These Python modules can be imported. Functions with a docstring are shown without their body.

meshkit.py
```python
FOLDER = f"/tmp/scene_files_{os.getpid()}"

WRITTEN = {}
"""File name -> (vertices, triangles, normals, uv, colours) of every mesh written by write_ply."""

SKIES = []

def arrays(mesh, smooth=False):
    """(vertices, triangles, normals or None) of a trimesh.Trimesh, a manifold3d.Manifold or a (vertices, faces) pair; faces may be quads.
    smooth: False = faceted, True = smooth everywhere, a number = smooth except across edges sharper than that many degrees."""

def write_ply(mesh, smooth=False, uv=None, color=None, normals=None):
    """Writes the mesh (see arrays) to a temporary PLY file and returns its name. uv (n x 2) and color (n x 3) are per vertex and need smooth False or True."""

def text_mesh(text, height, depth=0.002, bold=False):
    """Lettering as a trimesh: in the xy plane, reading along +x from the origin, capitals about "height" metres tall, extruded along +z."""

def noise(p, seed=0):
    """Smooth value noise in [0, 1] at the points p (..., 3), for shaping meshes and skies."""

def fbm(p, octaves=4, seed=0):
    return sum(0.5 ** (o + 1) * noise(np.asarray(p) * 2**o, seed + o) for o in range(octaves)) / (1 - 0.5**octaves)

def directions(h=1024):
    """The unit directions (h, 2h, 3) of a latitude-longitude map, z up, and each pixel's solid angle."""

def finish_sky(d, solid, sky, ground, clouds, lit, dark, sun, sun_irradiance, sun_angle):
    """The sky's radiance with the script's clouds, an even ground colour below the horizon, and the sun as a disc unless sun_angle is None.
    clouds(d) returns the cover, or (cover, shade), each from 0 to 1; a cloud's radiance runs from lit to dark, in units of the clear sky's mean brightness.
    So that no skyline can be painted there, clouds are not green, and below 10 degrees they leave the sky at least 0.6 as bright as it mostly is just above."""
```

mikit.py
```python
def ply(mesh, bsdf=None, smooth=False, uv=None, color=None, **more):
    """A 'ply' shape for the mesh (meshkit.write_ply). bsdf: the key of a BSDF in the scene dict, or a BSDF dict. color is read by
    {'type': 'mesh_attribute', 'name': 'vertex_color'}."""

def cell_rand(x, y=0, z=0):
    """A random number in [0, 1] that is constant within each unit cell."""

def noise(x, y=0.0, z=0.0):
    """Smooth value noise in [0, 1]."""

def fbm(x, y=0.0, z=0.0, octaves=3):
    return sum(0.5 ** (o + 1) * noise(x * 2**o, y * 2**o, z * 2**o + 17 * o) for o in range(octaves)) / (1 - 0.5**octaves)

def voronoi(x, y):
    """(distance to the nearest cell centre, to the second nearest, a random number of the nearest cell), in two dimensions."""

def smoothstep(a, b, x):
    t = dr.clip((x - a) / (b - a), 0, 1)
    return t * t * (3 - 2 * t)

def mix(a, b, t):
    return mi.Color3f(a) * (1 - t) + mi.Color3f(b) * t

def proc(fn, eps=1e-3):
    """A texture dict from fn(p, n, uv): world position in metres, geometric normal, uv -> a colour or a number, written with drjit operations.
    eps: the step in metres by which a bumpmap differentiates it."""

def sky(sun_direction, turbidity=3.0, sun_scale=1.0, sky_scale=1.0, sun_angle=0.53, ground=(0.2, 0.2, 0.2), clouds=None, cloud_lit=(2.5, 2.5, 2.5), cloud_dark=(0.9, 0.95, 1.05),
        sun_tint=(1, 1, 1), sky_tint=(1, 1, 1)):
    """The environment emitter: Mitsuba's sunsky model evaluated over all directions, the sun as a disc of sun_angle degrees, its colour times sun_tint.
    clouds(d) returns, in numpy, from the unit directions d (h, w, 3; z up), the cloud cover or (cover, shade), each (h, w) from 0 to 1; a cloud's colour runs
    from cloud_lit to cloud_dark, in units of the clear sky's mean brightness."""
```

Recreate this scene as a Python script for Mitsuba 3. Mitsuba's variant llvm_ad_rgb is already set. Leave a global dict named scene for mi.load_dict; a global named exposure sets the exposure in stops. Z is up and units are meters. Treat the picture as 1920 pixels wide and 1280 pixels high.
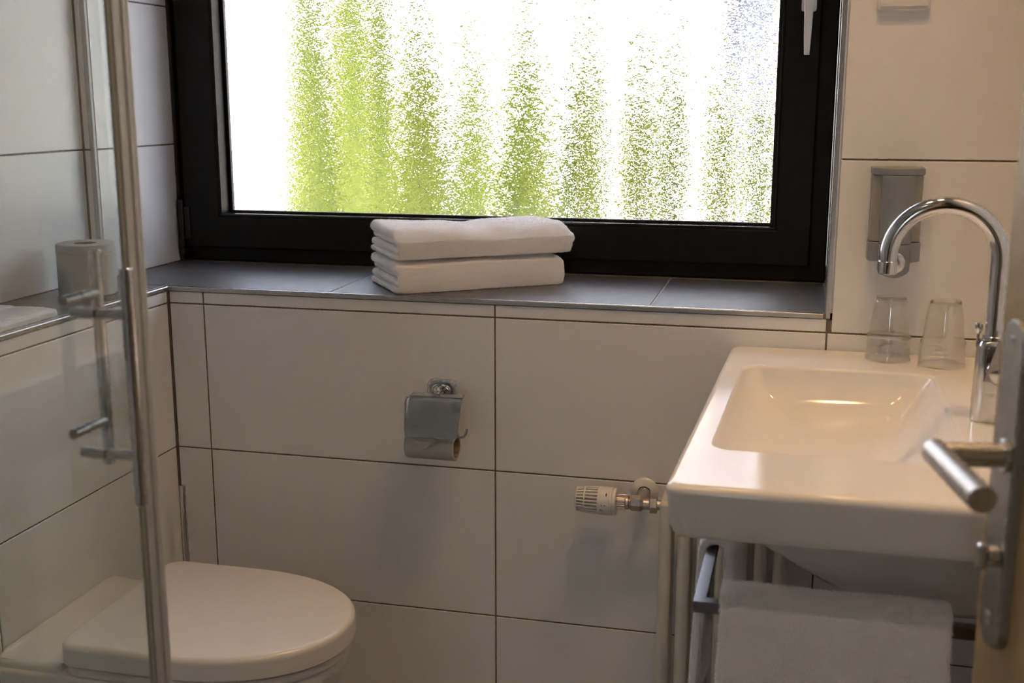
import math, random
import numpy as np
import trimesh, manifold3d as m3
from shapely.geometry import Polygon, Point, box as sbox
from shapely.ops import unary_union
import drjit as dr
import mitsuba as mi
import mikit, meshkit
from mikit import proc, fbm, noise, cell_rand, mix, smoothstep

random.seed(7)
rng = np.random.default_rng(7)
T = mi.ScalarTransform4f
scene, labels = {}, {}
PI = math.pi

# ------------------------------------------------------------------ camera, sky, lamps, exposure
FPX, CAM = 2170.5, np.array([1.1398, -2.0588, 1.3007])
YAW, PITCH = -0.24125, -0.20670
fwd = np.array([math.sin(YAW) * math.cos(PITCH), math.cos(YAW) * math.cos(PITCH), math.sin(PITCH)])
scene['camera'] = {'type': 'thinlens', 'fov': math.degrees(2 * math.atan(960 / FPX)), 'fov_axis': 'x', 'near_clip': 0.02, 'far_clip': 200.0,
                   'aperture_radius': 0.0032, 'focus_distance': 2.1,
                   'to_world': T().look_at(origin=CAM.tolist(), target=(CAM + fwd).tolist(), up=[0, 0, 1])}


def haze(d):
    p = d * np.array([2.0, 2.0, 5.0])
    return np.clip(meshkit.fbm(p + 3.1, 4) * 1.5 - 0.15, 0, 1)


scene['sky'] = mikit.sky((-0.35, -0.62, 0.85), turbidity=3.0, sun_scale=0.75, sky_scale=3.2, sky_tint=(0.92, 1.0, 1.14), ground=(0.3, 0.3, 0.28), clouds=haze)
exposure = 2.63
LAMP = 175.0                                   # radiance of the warm halogen spots
LAMP_RGB = [(1.0, 0.59, 0.26), (1.0, 0.59, 0.26), (1.0, 0.78, 0.58)]
SPOTS = [(1.28, -0.50), (1.02, -0.62), (0.90, -1.40)]
CEIL = 2.40


# ------------------------------------------------------------------ materials
def rgb(*c):
    return {'type': 'rgb', 'value': list(c)}


def bsdf(key, d):
    scene[key] = d
    return key


def plastic(key, col, a=0.1, two=False):
    d = {'type': 'roughplastic', 'diffuse_reflectance': col if isinstance(col, dict) else rgb(*col), 'alpha': a, 'nonlinear': False}
    return bsdf(key, {'type': 'twosided', 'bsdf': d} if two else d)


def metal(key, mat, a, tint=(1, 1, 1), alpha_v=None):
    d = {'type': 'roughconductor', 'material': mat, 'specular_reflectance': rgb(*tint)}
    if alpha_v:
        d.update(alpha_u=a, alpha_v=alpha_v)
    else:
        d['alpha'] = a
    return bsdf(key, {'type': 'twosided', 'bsdf': d})


def tile_col(p, n, uv):
    v = fbm(p.x * 9, p.y * 9, p.z * 9, 3)
    return mix((0.805, 0.812, 0.825), (0.835, 0.842, 0.855), v)


bsdf('m_tile', {'type': 'roughplastic', 'diffuse_reflectance': proc(tile_col), 'alpha': 0.09, 'int_ior': 1.40, 'nonlinear': False})
M_TILE = 'm_tile'
M_GROUT = plastic('m_grout', (0.20, 0.165, 0.13), 0.5)
M_PLASTER = plastic('m_plaster', (0.75, 0.73, 0.70), 0.5)
M_BEDWALL = plastic('m_bedwall', (0.74, 0.71, 0.68), 0.6)


def slate(p, n, uv):
    v = fbm(p.x * 40, p.y * 40, p.z * 40, 4)
    w = fbm(p.x * 6, p.y * 6, 0.0, 2)
    return mix((0.12, 0.122, 0.127), (0.165, 0.167, 0.172), v * 0.6 + w * 0.4)


M_SLATE = plastic('m_slate', proc(slate), 0.25)
M_JOINT = plastic('m_joint', (0.42, 0.40, 0.37), 0.5)
M_CERAMIC = plastic('m_ceramic', (0.84, 0.825, 0.80), 0.015)
M_LID = plastic('m_lid', (0.80, 0.78, 0.76), 0.05)
M_CHROME = metal('m_chrome', 'none', 0.02, (0.70, 0.71, 0.73))
M_STEEL = metal('m_steel', 'none', 0.16, (0.60, 0.58, 0.56))
M_PLATE = metal('m_plate', 'none', 0.28, (0.42, 0.41, 0.39))
M_ALU = plastic('m_alu', (0.46, 0.48, 0.50), 0.22)
M_FIN = plastic('m_fin', (0.74, 0.755, 0.77), 0.2)
M_BRIGHT = metal('m_bright', 'Al', 0.10, (0.9, 0.9, 0.92))
M_NICKEL = metal('m_nickel', 'Cr', 0.14, (0.95, 0.88, 0.78))
M_BRASS = metal('m_brass', 'Cu', 0.10, (0.85, 0.9, 0.8))
M_BLACK = plastic('m_black', (0.010, 0.010, 0.009), 0.12)
M_GLOSS = plastic('m_gloss', (0.012, 0.012, 0.011), 0.03)
M_RUBBER = plastic('m_rubber', (0.012, 0.012, 0.012), 0.3)


def frame_col(p, n, uv):
    g = fbm(p.x * 70, p.y * 70, p.z * 4, 3)
    h = fbm(p.x * 4, p.y * 70, p.z * 70, 3)
    return mix((0.0065, 0.0058, 0.0042), (0.011, 0.0095, 0.0070), dr.maximum(g, h))


bsdf('m_frame', {'type': 'roughplastic', 'diffuse_reflectance': proc(frame_col), 'alpha': 0.22, 'int_ior': 1.28, 'nonlinear': False})
M_FRAME = 'm_frame'
M_WHITEPL = plastic('m_whiteplastic', (0.78, 0.77, 0.75), 0.10)
M_FLUSH = plastic('m_flush', (0.72, 0.72, 0.74), 0.06)
M_RAD = plastic('m_radiator', (0.74, 0.72, 0.66), 0.12)
M_SILVER = plastic('m_silver', (0.235, 0.260, 0.295), 0.16)
M_SMOKE = plastic('m_smoke', (0.30, 0.295, 0.275), 0.10)
M_SEALPL = plastic('m_seal', (0.42, 0.42, 0.36), 0.2)
M_RAIL = metal('m_rail', 'none', 0.10, (0.24, 0.245, 0.265))
M_DARKTEXT = plastic('m_darktext', (0.05, 0.05, 0.05), 0.3)
M_PAPER = plastic('m_paper', (0.80, 0.78, 0.75), 0.8, True)
M_CARD = plastic('m_card', (0.45, 0.36, 0.27), 0.8, True)


def terry_h(p, n, uv):
    return (noise(p.x * 900, p.y * 900, p.z * 900) + 0.6 * noise(p.x * 430, p.y * 430, p.z * 430)) * 0.0009


bsdf('m_towel', {'type': 'bumpmap', 'arbitrary': proc(terry_h, 4e-4), 'scale': 1.0,
                 'bsdf': {'type': 'principled', 'base_color': rgb(0.90, 0.89, 0.89), 'roughness': 0.95, 'specular': 0.1, 'sheen': 0.6}})
M_TOWEL = 'm_towel'
bsdf('m_pile', {'type': 'twosided', 'bsdf': {'type': 'diffuse', 'reflectance': rgb(0.90, 0.89, 0.89)}})


def wood_col(p, n, uv):
    g = fbm(p.x * 55, p.y * 55, p.z * 2.2, 4)
    w = fbm(p.x * 160, p.y * 160, p.z * 7, 2)
    return mix((0.42, 0.29, 0.13), (0.54, 0.39, 0.19), g * 0.7 + w * 0.3)


bsdf('m_wood', {'type': 'roughplastic', 'diffuse_reflectance': proc(wood_col), 'alpha': 0.24, 'int_ior': 1.5, 'nonlinear': False})
M_WOOD = 'm_wood'
bsdf('m_shower_glass', {'type': 'thindielectric', 'int_ior': 1.5, 'specular_transmittance': rgb(0.915, 0.945, 0.925)})
bsdf('m_tumbler', {'type': 'thindielectric', 'int_ior': 1.5, 'specular_transmittance': rgb(0.965, 0.965, 0.955)})
bsdf('m_clear_glass', {'type': 'dielectric', 'int_ior': 1.5})


def relief(p, n, uv):
    # fine cast relief of the obscure pane: steep up-and-down facets, nearly none sideways
    a = noise(p.x * 420, 0.0, p.z * 420) + noise(p.x * 260 + 7, 3.0, p.z * 330) - 1.0
    c = noise(p.x * 90 + 3, 5.0, p.z * 60 + 9) - 0.5
    b = noise(p.x * 420 + 50, 9.0, p.z * 420 + 31) - 0.5
    tz = dr.clip(a * 0.62 + c * 0.25, -0.55, 0.55)
    tx = b * 0.07
    nn = dr.normalize(mi.Vector3f(tx, tz, 1.0))
    return mi.Color3f(nn.x * 0.5 + 0.5, nn.y * 0.5 + 0.5, nn.z * 0.5 + 0.5)


bsdf('m_relief_glass', {'type': 'normalmap', 'normalmap': proc(relief), 'bsdf': {'type': 'dielectric', 'int_ior': 1.5}})


def leaf_col(p, n, uv):
    v = noise(p.x * 3, p.y * 3, p.z * 3)
    return mix((0.35, 0.41, 0.10), (0.40, 0.45, 0.125), v)


bsdf('m_leaf', {'type': 'twosided', 'bsdf': {'type': 'diffuse', 'reflectance': proc(leaf_col)}})
M_LEAF = 'm_leaf'
M_BARK = plastic('m_bark', (0.10, 0.07, 0.045), 0.6)
bsdf('m_render', {'type': 'diffuse', 'reflectance': rgb(0.84, 0.79, 0.70)})
bsdf('m_roof', {'type': 'diffuse', 'reflectance': rgb(0.42, 0.26, 0.18)})
bsdf('m_paving', {'type': 'diffuse', 'reflectance': rgb(0.80, 0.79, 0.78)})
bsdf('m_slatewin', {'type': 'roughplastic', 'diffuse_reflectance': rgb(0.06, 0.07, 0.10), 'alpha': 0.1})


# ------------------------------------------------------------------ scene helpers
def numbered(key):
    if key not in scene and key not in labels:
        return key
    k = 1
    while f'{key}_{k:03d}' in scene or f'{key}_{k:03d}' in labels:
        k += 1
    return f'{key}_{k:03d}'


def thing(name, label, cat, group=None):
    key = numbered(name)
    labels[key] = {'label': label, 'category': cat}
    if group:
        labels[key]['group'] = group
    return key


def add(name, mesh, mat, parent=None, smooth=False, label=None, **more):
    key = numbered(f'{parent}__{name}' if parent else name)
    scene[key] = mikit.ply(mesh, mat, smooth=smooth, **more)
    if label:
        labels[key] = {'label': label}
    return key


def struct(name, mesh, mat, label, smooth=False):
    key = add(name, mesh, mat, smooth=smooth)
    labels[key] = {'label': label, 'kind': 'structure'}
    return key


def stag(key, label):
    labels[key] = {'label': label, 'kind': 'structure'}
    return key


def tag(key, label, cat, group=None):
    labels[key] = {'label': label, 'category': cat}
    if group:
        labels[key]['group'] = group
    return key


# ------------------------------------------------------------------ geometry helpers
def cat(*ms):
    ms = [tm(m) for m in ms]
    return trimesh.util.concatenate(ms)


def tm(m):
    if isinstance(m, trimesh.Trimesh):
        return m
    v, f, _ = meshkit.arrays(m)
    return trimesh.Trimesh(v, f, process=False)


def bx(x0, x1, y0, y1, z0, z1):
    return trimesh.creation.box(bounds=[[min(x0, x1), min(y0, y1), min(z0, z1)], [max(x0, x1), max(y0, y1), max(z0, z1)]])


def cbox(x0, x1, y0, y1, z0, z1, c=0.001):
    """box with chamfered edges"""
    pts = []
    for sx in (0, 1):
        for sy in (0, 1):
            for sz in (0, 1):
                for k in range(3):
                    i = [c if k != 0 else 0, c if k != 1 else 0, c if k != 2 else 0]
                    pts.append([(x1 - i[0]) if sx else (x0 + i[0]), (y1 - i[1]) if sy else (y0 + i[1]), (z1 - i[2]) if sz else (z0 + i[2])])
    return trimesh.convex.convex_hull(np.array(pts))


def rbox(x0, x1, y0, y1, z0, z1, r, seg=16):
    s = m3.Manifold.sphere(r, seg)
    ps = [s.translate((x, y, z)) for x in (x0 + r, x1 - r) for y in (y0 + r, y1 - r) for z in (z0 + r, z1 - r)]
    return tm(m3.Manifold.batch_hull(ps))


def capsules(pts_r, seg=24):
    return tm(m3.Manifold.batch_hull([m3.Manifold.sphere(r, seg).translate(tuple(map(float, p))) for p, r in pts_r]))


def cyl(p0, p1, r, seg=32, r1=None, c=0.0):
    """cylinder or cone from p0 to p1, with chamfer c"""
    p0, p1 = np.array(p0, float), np.array(p1, float)
    L = np.linalg.norm(p1 - p0)
    r1 = r if r1 is None else r1
    prof = [(0, 0), (r - c, 0)] + ([(r, c)] if c else []) + [(r1, L - c)] + ([(r1 - c, L)] if c else []) + [(0, L)]
    return lathe(prof, p0, p1 - p0, seg)


def frame_of(d):
    d = np.array(d, float) / np.linalg.norm(d)
    a = np.cross(d, [0, 0, 1.0] if abs(d[2]) < 0.9 else [1.0, 0, 0])
    a /= np.linalg.norm(a)
    return a, np.cross(d, a), d


def lathe(prof, origin=(0, 0, 0), axis=(0, 0, 1), seg=48):
    """surface of revolution of the (r, h) profile, from bottom axis to top axis"""
    a, b, d = frame_of(axis)
    t = np.arange(seg) * 2 * PI / seg
    V, rows = [], []
    for r, h in prof:
        if r < 1e-9:
            rows.append([len(V)] * seg)
            V.append(np.array(origin) + d * h)
        else:
            s = len(V)
            for k in range(seg):
                V.append(np.array(origin) + d * h + r * (math.cos(t[k]) * a + math.sin(t[k]) * b))
            rows.append(list(range(s, s + seg)))
    F = []
    for i in range(len(rows) - 1):
        p, q = rows[i], rows[i + 1]
        for k in range(seg):
            k2 = (k + 1) % seg
            if p[k] != p[k2]:
                F.append([p[k], p[k2], q[k2] if q[k] != q[k2] else q[k]])
            if q[k] != q[k2]:
                F.append([p[k], q[k2], q[k]])
    m = trimesh.Trimesh(np.array(V), np.array(F), process=True)
    m.fix_normals()
    return m


def tube(path, r, seg=20, closed_ends=True):
    p = np.array(path, float)
    t = np.gradient(p, axis=0)
    t /= np.linalg.norm(t, axis=1, keepdims=True)
    a = np.cross(t[0], [0, 0, 1.0] if abs(t[0][2]) < 0.9 else [1.0, 0, 0])
    a /= np.linalg.norm(a)
    V = []
    rr = np.broadcast_to(r, (len(p),))
    ang = np.arange(seg) * 2 * PI / seg
    for i in range(len(p)):
        a = a - t[i] * (a @ t[i])
        a /= np.linalg.norm(a)
        b = np.cross(t[i], a)
        V.append(p[i] + rr[i] * (np.cos(ang)[:, None] * a + np.sin(ang)[:, None] * b))
    return loft(V)


def loft(loops, cap0=True, cap1=True):
    """closed loops of equal length joined by quads; ends capped by fans"""
    L = [np.asarray(l, float) for l in loops]
    n = len(L[0])
    V = np.vstack(L)
    F = []
    for i in range(len(L) - 1):
        k = np.arange(n)
        k2 = (k + 1) % n
        a, b = i * n, (i + 1) * n
        F.append(np.stack([a + k, a + k2, b + k2], 1))
        F.append(np.stack([a + k, b + k2, b + k], 1))
    V = [V]
    cnt = n * len(L)
    for on, idx, flip in ((cap0, 0, True), (cap1, len(L) - 1, False)):
        if on:
            V.append(L[idx].mean(0)[None])
            k = np.arange(n)
            k2 = (k + 1) % n
            f = np.stack([idx * n + k, idx * n + k2, np.full(n, cnt)], 1)
            F.append(f[:, ::-1] if flip else f)
            cnt += 1
    m = trimesh.Trimesh(np.vstack(V), np.vstack(F), process=False)
    if cap0 and cap1:
        m.fix_normals()
    return m


def rr(x0, x1, y0, y1, r, z, n=16):
    """rounded rectangle loop, counter-clockwise, n points per corner"""
    r = min(r, (x1 - x0) / 2 - 1e-5, (y1 - y0) / 2 - 1e-5)
    out = []
    for cx, cy, a0 in ((x1 - r, y0 + r, -PI / 2), (x1 - r, y1 - r, 0), (x0 + r, y1 - r, PI / 2), (x0 + r, y0 + r, PI)):
        for k in range(n):
            a = a0 + PI / 2 * k / (n - 1)
            out.append((cx + r * math.cos(a), cy + r * math.sin(a), z))
    return np.array(out)


def outline_resample(poly, n):
    c = np.array(poly.exterior.coords)
    if not poly.exterior.is_ccw:
        c = c[::-1]
    s = np.concatenate([[0], np.cumsum(np.linalg.norm(np.diff(c, axis=0), axis=1))])
    t = np.linspace(0, s[-1], n, endpoint=False)
    return np.stack([np.interp(t, s, c[:, 0]), np.interp(t, s, c[:, 1])], 1)


def loop_normals(c):
    d = np.roll(c, -1, 0) - np.roll(c, 1, 0)
    nrm = np.stack([d[:, 1], -d[:, 0]], 1)
    return nrm / np.maximum(np.linalg.norm(nrm, axis=1, keepdims=True), 1e-9)


def extrude_xy(poly, z0, z1):
    m = trimesh.creation.extrude_polygon(poly, z1 - z0, engine='earcut')
    m.apply_translation([0, 0, z0])
    return m


def displace(m, fn):
    m = m.copy()
    n = m.vertex_normals
    m.vertices = m.vertices + n * fn(m.vertices)[:, None]
    return m


def place(m, M):
    m = tm(m).copy()
    m.apply_transform(np.array(M))
    return m


# ------------------------------------------------------------------ the shell of the room
LX, UX, UX2 = -0.077, -0.264, -0.240         # left: front of the ledge wall, wall above it near and far
SILL, FY, WX = 0.934, 0.345, 1.200           # sill height, window plane, right reveal
YF = -1.95                                   # door wall
XR = 1.50                                    # right wall
TG = 0.0022                                  # tiles stand proud of the grout by this much

wb = struct('wall_back', cat(bx(-0.60, 1.60, TG, 0.46, 0.0, SILL - 0.012), bx(-0.60, 1.60, 0.46, 0.76, 0.0, SILL + 0.02), bx(WX + 0.010, 1.60, TG, 0.76, SILL - 0.012, 2.5),
                             bx(-0.60, WX + 0.010, TG, 0.76, 2.07, 2.5)), M_GROUT, 'back wall of large off-white tiles around the window')
wl = struct('wall_left', cat(bx(-0.60, LX - TG, YF - 0.1, TG, 0.0, SILL - 0.012), bx(-0.70, UX - TG, YF - 0.1, 0.030, SILL - 0.012, 2.5),
                             bx(-0.70, UX2 - TG, 0.030 + TG, 0.60, SILL - 0.012, 2.5), bx(-0.70, UX2 - 0.10, 0.60, 0.76, SILL - 0.012, 2.5)), M_GROUT, 'left wall of off-white tiles with a tiled ledge in front')
wr = struct('wall_right', bx(XR, XR + 0.12, YF - 0.1, 0.0, 0.0, 2.5), M_TILE, 'right wall behind the washbasin')
BY0, BX0, BX1 = -5.6, -1.4, 2.9                # the bedroom behind the open door, with its own window
wf = struct('wall_front', cat(bx(-0.7, 0.62, YF - 0.12, YF, 0, 2.5), bx(1.46, XR + 0.12, YF - 0.12, YF, 0, 2.5), bx(0.62, 1.46, YF - 0.12, YF, 2.05, 2.5),
                              bx(XR + 0.12, BX1, YF - 0.12, YF, 0, 2.5), bx(BX0, -0.7, YF - 0.12, YF, 0, 2.5)), M_PLASTER, 'plastered door wall')
BW = (0.62, 1.12, 0.75, 2.20)                 # bedroom window
struct('wall_bedroom', cat(bx(BX0 - 0.12, BX0, BY0, YF, 0, 2.5), bx(BX1, BX1 + 0.12, BY0, YF, 0, 2.5), bx(BX0, BW[0], BY0 - 0.2, BY0, 0, 2.5), bx(BW[1], BX1, BY0 - 0.2, BY0, 0, 2.5),
                           bx(BW[0], BW[1], BY0 - 0.2, BY0, 0, BW[2]), bx(BW[0], BW[1], BY0 - 0.2, BY0, BW[3], 2.5)), M_BEDWALL, 'plastered walls of the room behind the door')


def floor_col(p, n, uv):
    wood = mix((0.36, 0.30, 0.25), (0.46, 0.39, 0.33), fbm(p.x * 30, p.y * 3, 0.0, 3))
    slab = mix((0.28, 0.285, 0.285), (0.34, 0.345, 0.345), fbm(p.x * 12, p.y * 12, 0.0, 3))
    return dr.select(p.y < -2.0, wood, slab)


plastic('m_floor', proc(floor_col), 0.2)
struct('floor', bx(BX0, BX1, BY0, 0.76, -0.1, 0.0), 'm_floor', 'dark tiled floor')
struct('ceiling', bx(BX0 - 0.1, BX1 + 0.1, BY0 - 0.15, 0.76, CEIL, CEIL + 0.15), M_PLASTER, 'white plastered ceiling')


def tile(axis, at, a0, a1, b0, b1, gap=0.0016, ch=0.0009, depth=0.004):
    """a tile whose face lies at 'at'; axis 'y' faces -y, axis 'x' faces +x, axis 'z' faces up; (a,b) are the two other coordinates"""
    a0, a1, b0, b1 = a0 + gap, a1 - gap, b0 + gap, b1 - gap
    def pt(a, b, d):
        return {'y': (a, at + d, b), 'x': (at - d, a, b), 'z': (a, b, at - d)}[axis]
    P = [pt(a, b, depth) for a, b in ((a0, b0), (a1, b0), (a1, b1), (a0, b1))] + [pt(a, b, ch) for a, b in ((a0, b0), (a1, b0), (a1, b1), (a0, b1))]
    P += [pt(a, b, 0) for a, b in ((a0 + ch, b0 + ch), (a1 - ch, b0 + ch), (a1 - ch, b1 - ch), (a0 + ch, b1 - ch))]
    F = []
    for r in (0, 4):
        for k in range(4):
            F.append([r + k, r + (k + 1) % 4, r + 4 + (k + 1) % 4, r + 4 + k])
    F.append([8, 9, 10, 11])
    m = tm((np.array(P), np.array(F)))
    if axis == 'x' or axis == 'z':
        pass
    n = m.face_normals.mean(0)
    want = {'y': (0, -1, 0), 'x': (1, 0, 0), 'z': (0, 0, 1)}[axis]
    if m.face_normals[-1] @ np.array(want) < 0:
        m.invert()
    return m


SB = 0.9246                                   # underside of the sill edge trim
rows = [(0.0, 0.3), (0.3, 0.6), (0.6, 0.9), (0.9, SB + 0.0006)]
for z0, z1 in rows:
    for x0, x1 in ((LX + 0.002, 0.0), (0.0, 0.6), (0.6, 1.2)):
        add('tile', tile('y', 0.0, x0, x1, z0, z1), M_TILE, wb)
for z0, z1 in ((0.0, 0.3), (0.3, 0.6), (0.6, 0.9), (0.9, 1.2), (1.2, 1.5), (1.5, 1.8), (1.8, 2.1), (2.1, 2.4)):
    add('tile', tile('y', 0.0, 1.2 + (0.0062 if z0 > 0.85 else 0), XR, z0, z1), M_TILE, wb)
for x0, x1 in ((UX2, 0.0), (0.0, 0.6), (0.6, 1.2)):
    add('tile', tile('y', 0.0, x0, x1, 2.1, 2.4), M_TILE, wb)
# left wall: in front of the ledge, then above it in two planes
for z0, z1 in rows:
    for y0, y1 in ((-0.57, -0.002), (-1.17, -0.57), (-1.77, -1.17)):
        add('tile', tile('x', LX, y0, y1, z0, z1), M_TILE, wl)
for z0, z1 in ((SILL, 1.2), (1.2, 1.5), (1.5, 1.8), (1.8, 2.1), (2.1, 2.4)):
    for y0, y1 in ((-0.575, 0.0295), (-1.175, -0.575), (-1.775, -1.175)):
        add('tile', tile('x', UX, y0, y1, z0, z1), M_TILE, wl)
    add('tile', tile('x', UX2, 0.040, 0.342, z0, z1), M_TILE, wl)
    add('tile', tile('y', 0.030, UX + 0.001, UX2 - 0.008, z0, z1), M_TILE, wl)
    add('tile', tile('x', WX, 0.012, 0.342, z0, min(z1, 2.07)), M_TILE, wb) if False else None

# right reveal of the window recess is plain white tile
add('reveal_tile', bx(WX + 0.002, WX + 0.011, 0.008, 0.34, SILL, 2.07), M_TILE, wb)


M_TRIM = metal('m_trim', 'none', 0.22, (0.45, 0.445, 0.43))


def trim_path(name, label, p0, p1, out, r=0.0085, mat=M_TRIM):
    """quarter-round metal tile edge from p0 to p1; out: the two directions it faces"""
    o1, o2 = np.array(out[0], float), np.array(out[1], float)
    prof = [(0, 0), (0, 1.0)] + [(0.70 + 0.30 * math.sin(a), 0.70 + 0.30 * math.cos(a)) for a in np.linspace(0, PI / 2, 8)] + [(1.0, 0)]
    prof = [(u * r, v * r) for u, v in prof]
    loops = [np.array([np.array(p) + o1 * u + o2 * v for u, v in prof]) for p in (p0, p1)]
    key = add(name, loft(loops), mat, smooth=35)
    return stag(key, label)


add('corner_joint', bx(LX - 0.004, LX + 0.0022, -0.0022, 0.006, 0.0, SB), M_GROUT, wl)
r = 0.0085
trim_path('trim_1', 'bright metal edge profile along the front of the window sill', (LX + 0.001, -0.0005 + r - 0.0025, SILL - r), (WX - 0.008, -0.0005 + r - 0.0025, SILL - r), ((0, -1, 0), (0, 0, 1)))
trim_path('trim_2', 'bright metal edge profile along the ledge over the toilet', (LX - r + 0.0025, YF, SILL - r), (LX - r + 0.0025, 0.0, SILL - r), ((1, 0, 0), (0, 0, 1)))
trim_path('trim_3', 'bright vertical metal edge profile at the right window reveal', (WX + 0.004, -0.0005 + r - 0.0025, SILL - 0.008), (WX + 0.004, -0.0005 + r - 0.0025, 2.07), ((0, -1, 0), (-1, 0, 0)))
trim_path('trim_4', 'vertical metal edge profile at the step in the left wall', (UX2 - r, 0.030 + r, SILL), (UX2 - r, 0.030 + r, 2.4), ((0, -1, 0), (1, 0, 0)), mat=M_ALU)

# slate-grey sill tiles, part of the window; ledge tiles, part of the left wall
w1 = 'window_1'
sill = add('sill', cat(bx(UX2 - 0.02, WX + 0.004, 0.006, FY + 0.05, SILL - 0.013, SILL - 0.0012)), M_JOINT, w1)
for x0, x1 in ((-0.36, 0.267), (0.267, 0.89), (0.89, WX)):
    add('tile', tile('z', SILL, max(x0, UX2 + 0.001), x1, 0.0062 if x0 > -0.3 else 0.0062, FY - 0.001), M_SLATE, f'{w1}__sill')
add('ledge', bx(UX - 0.004, LX - 0.006, YF, 0.006, SILL - 0.013, SILL - 0.0012), M_JOINT, wl)
for y0, y1 in ((-0.089, 0.0062), (-0.712, -0.089), (-1.335, -0.712), (-1.95, -1.335)):
    add('tile', tile('z', SILL, UX + 0.001, LX - 0.0068, y0, y1), M_SLATE, f'{wl}__ledge')

# ------------------------------------------------------------------ window
stag(w1, 'large dark framed window with obscure glass above the sill') if w1 in scene else labels.update({w1: {'label': 'large dark framed window with obscure glass above the grey sill', 'kind': 'structure'}})
WZ0, WZ1 = SILL + 0.001, 2.066


def ring(x0, x1, z0, z1, b, y0, y1, ch=0.003):
    """rectangular frame of four mitred bars of width b = (left, right, bottom, top), chamfered at the front"""
    l, rr_, bo, to = b
    out = []
    o = [(x0, z0), (x1, z0), (x1, z1), (x0, z1)]
    i = [(x0 + l, z0 + bo), (x1 - rr_, z0 + bo), (x1 - rr_, z1 - to), (x0 + l, z1 - to)]
    def lp(c, y, d):
        s = [(1, 1), (-1, 1), (-1, -1), (1, -1)]
        return [(p[0] + d * q[0], y, p[1] + d * q[1]) for p, q in zip(c, s)]
    loops = [lp(o, y1, 0), lp(o, y0 + ch, 0), lp(o, y0, ch), lp(i, y0, -ch), lp(i, y0 + ch, 0), lp(i, y1, 0), lp(o, y1, 0)]
    V, F = [], []
    for k, lo in enumerate(loops):
        V += lo
    for k in range(len(loops) - 1):
        for j in range(4):
            F.append([k * 4 + j, k * 4 + (j + 1) % 4, k * 4 + 4 + (j + 1) % 4, k * 4 + 4 + j])
    m = tm((np.array(V), np.array(F)))
    m.merge_vertices()
    m.fix_normals()
    return m


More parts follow.
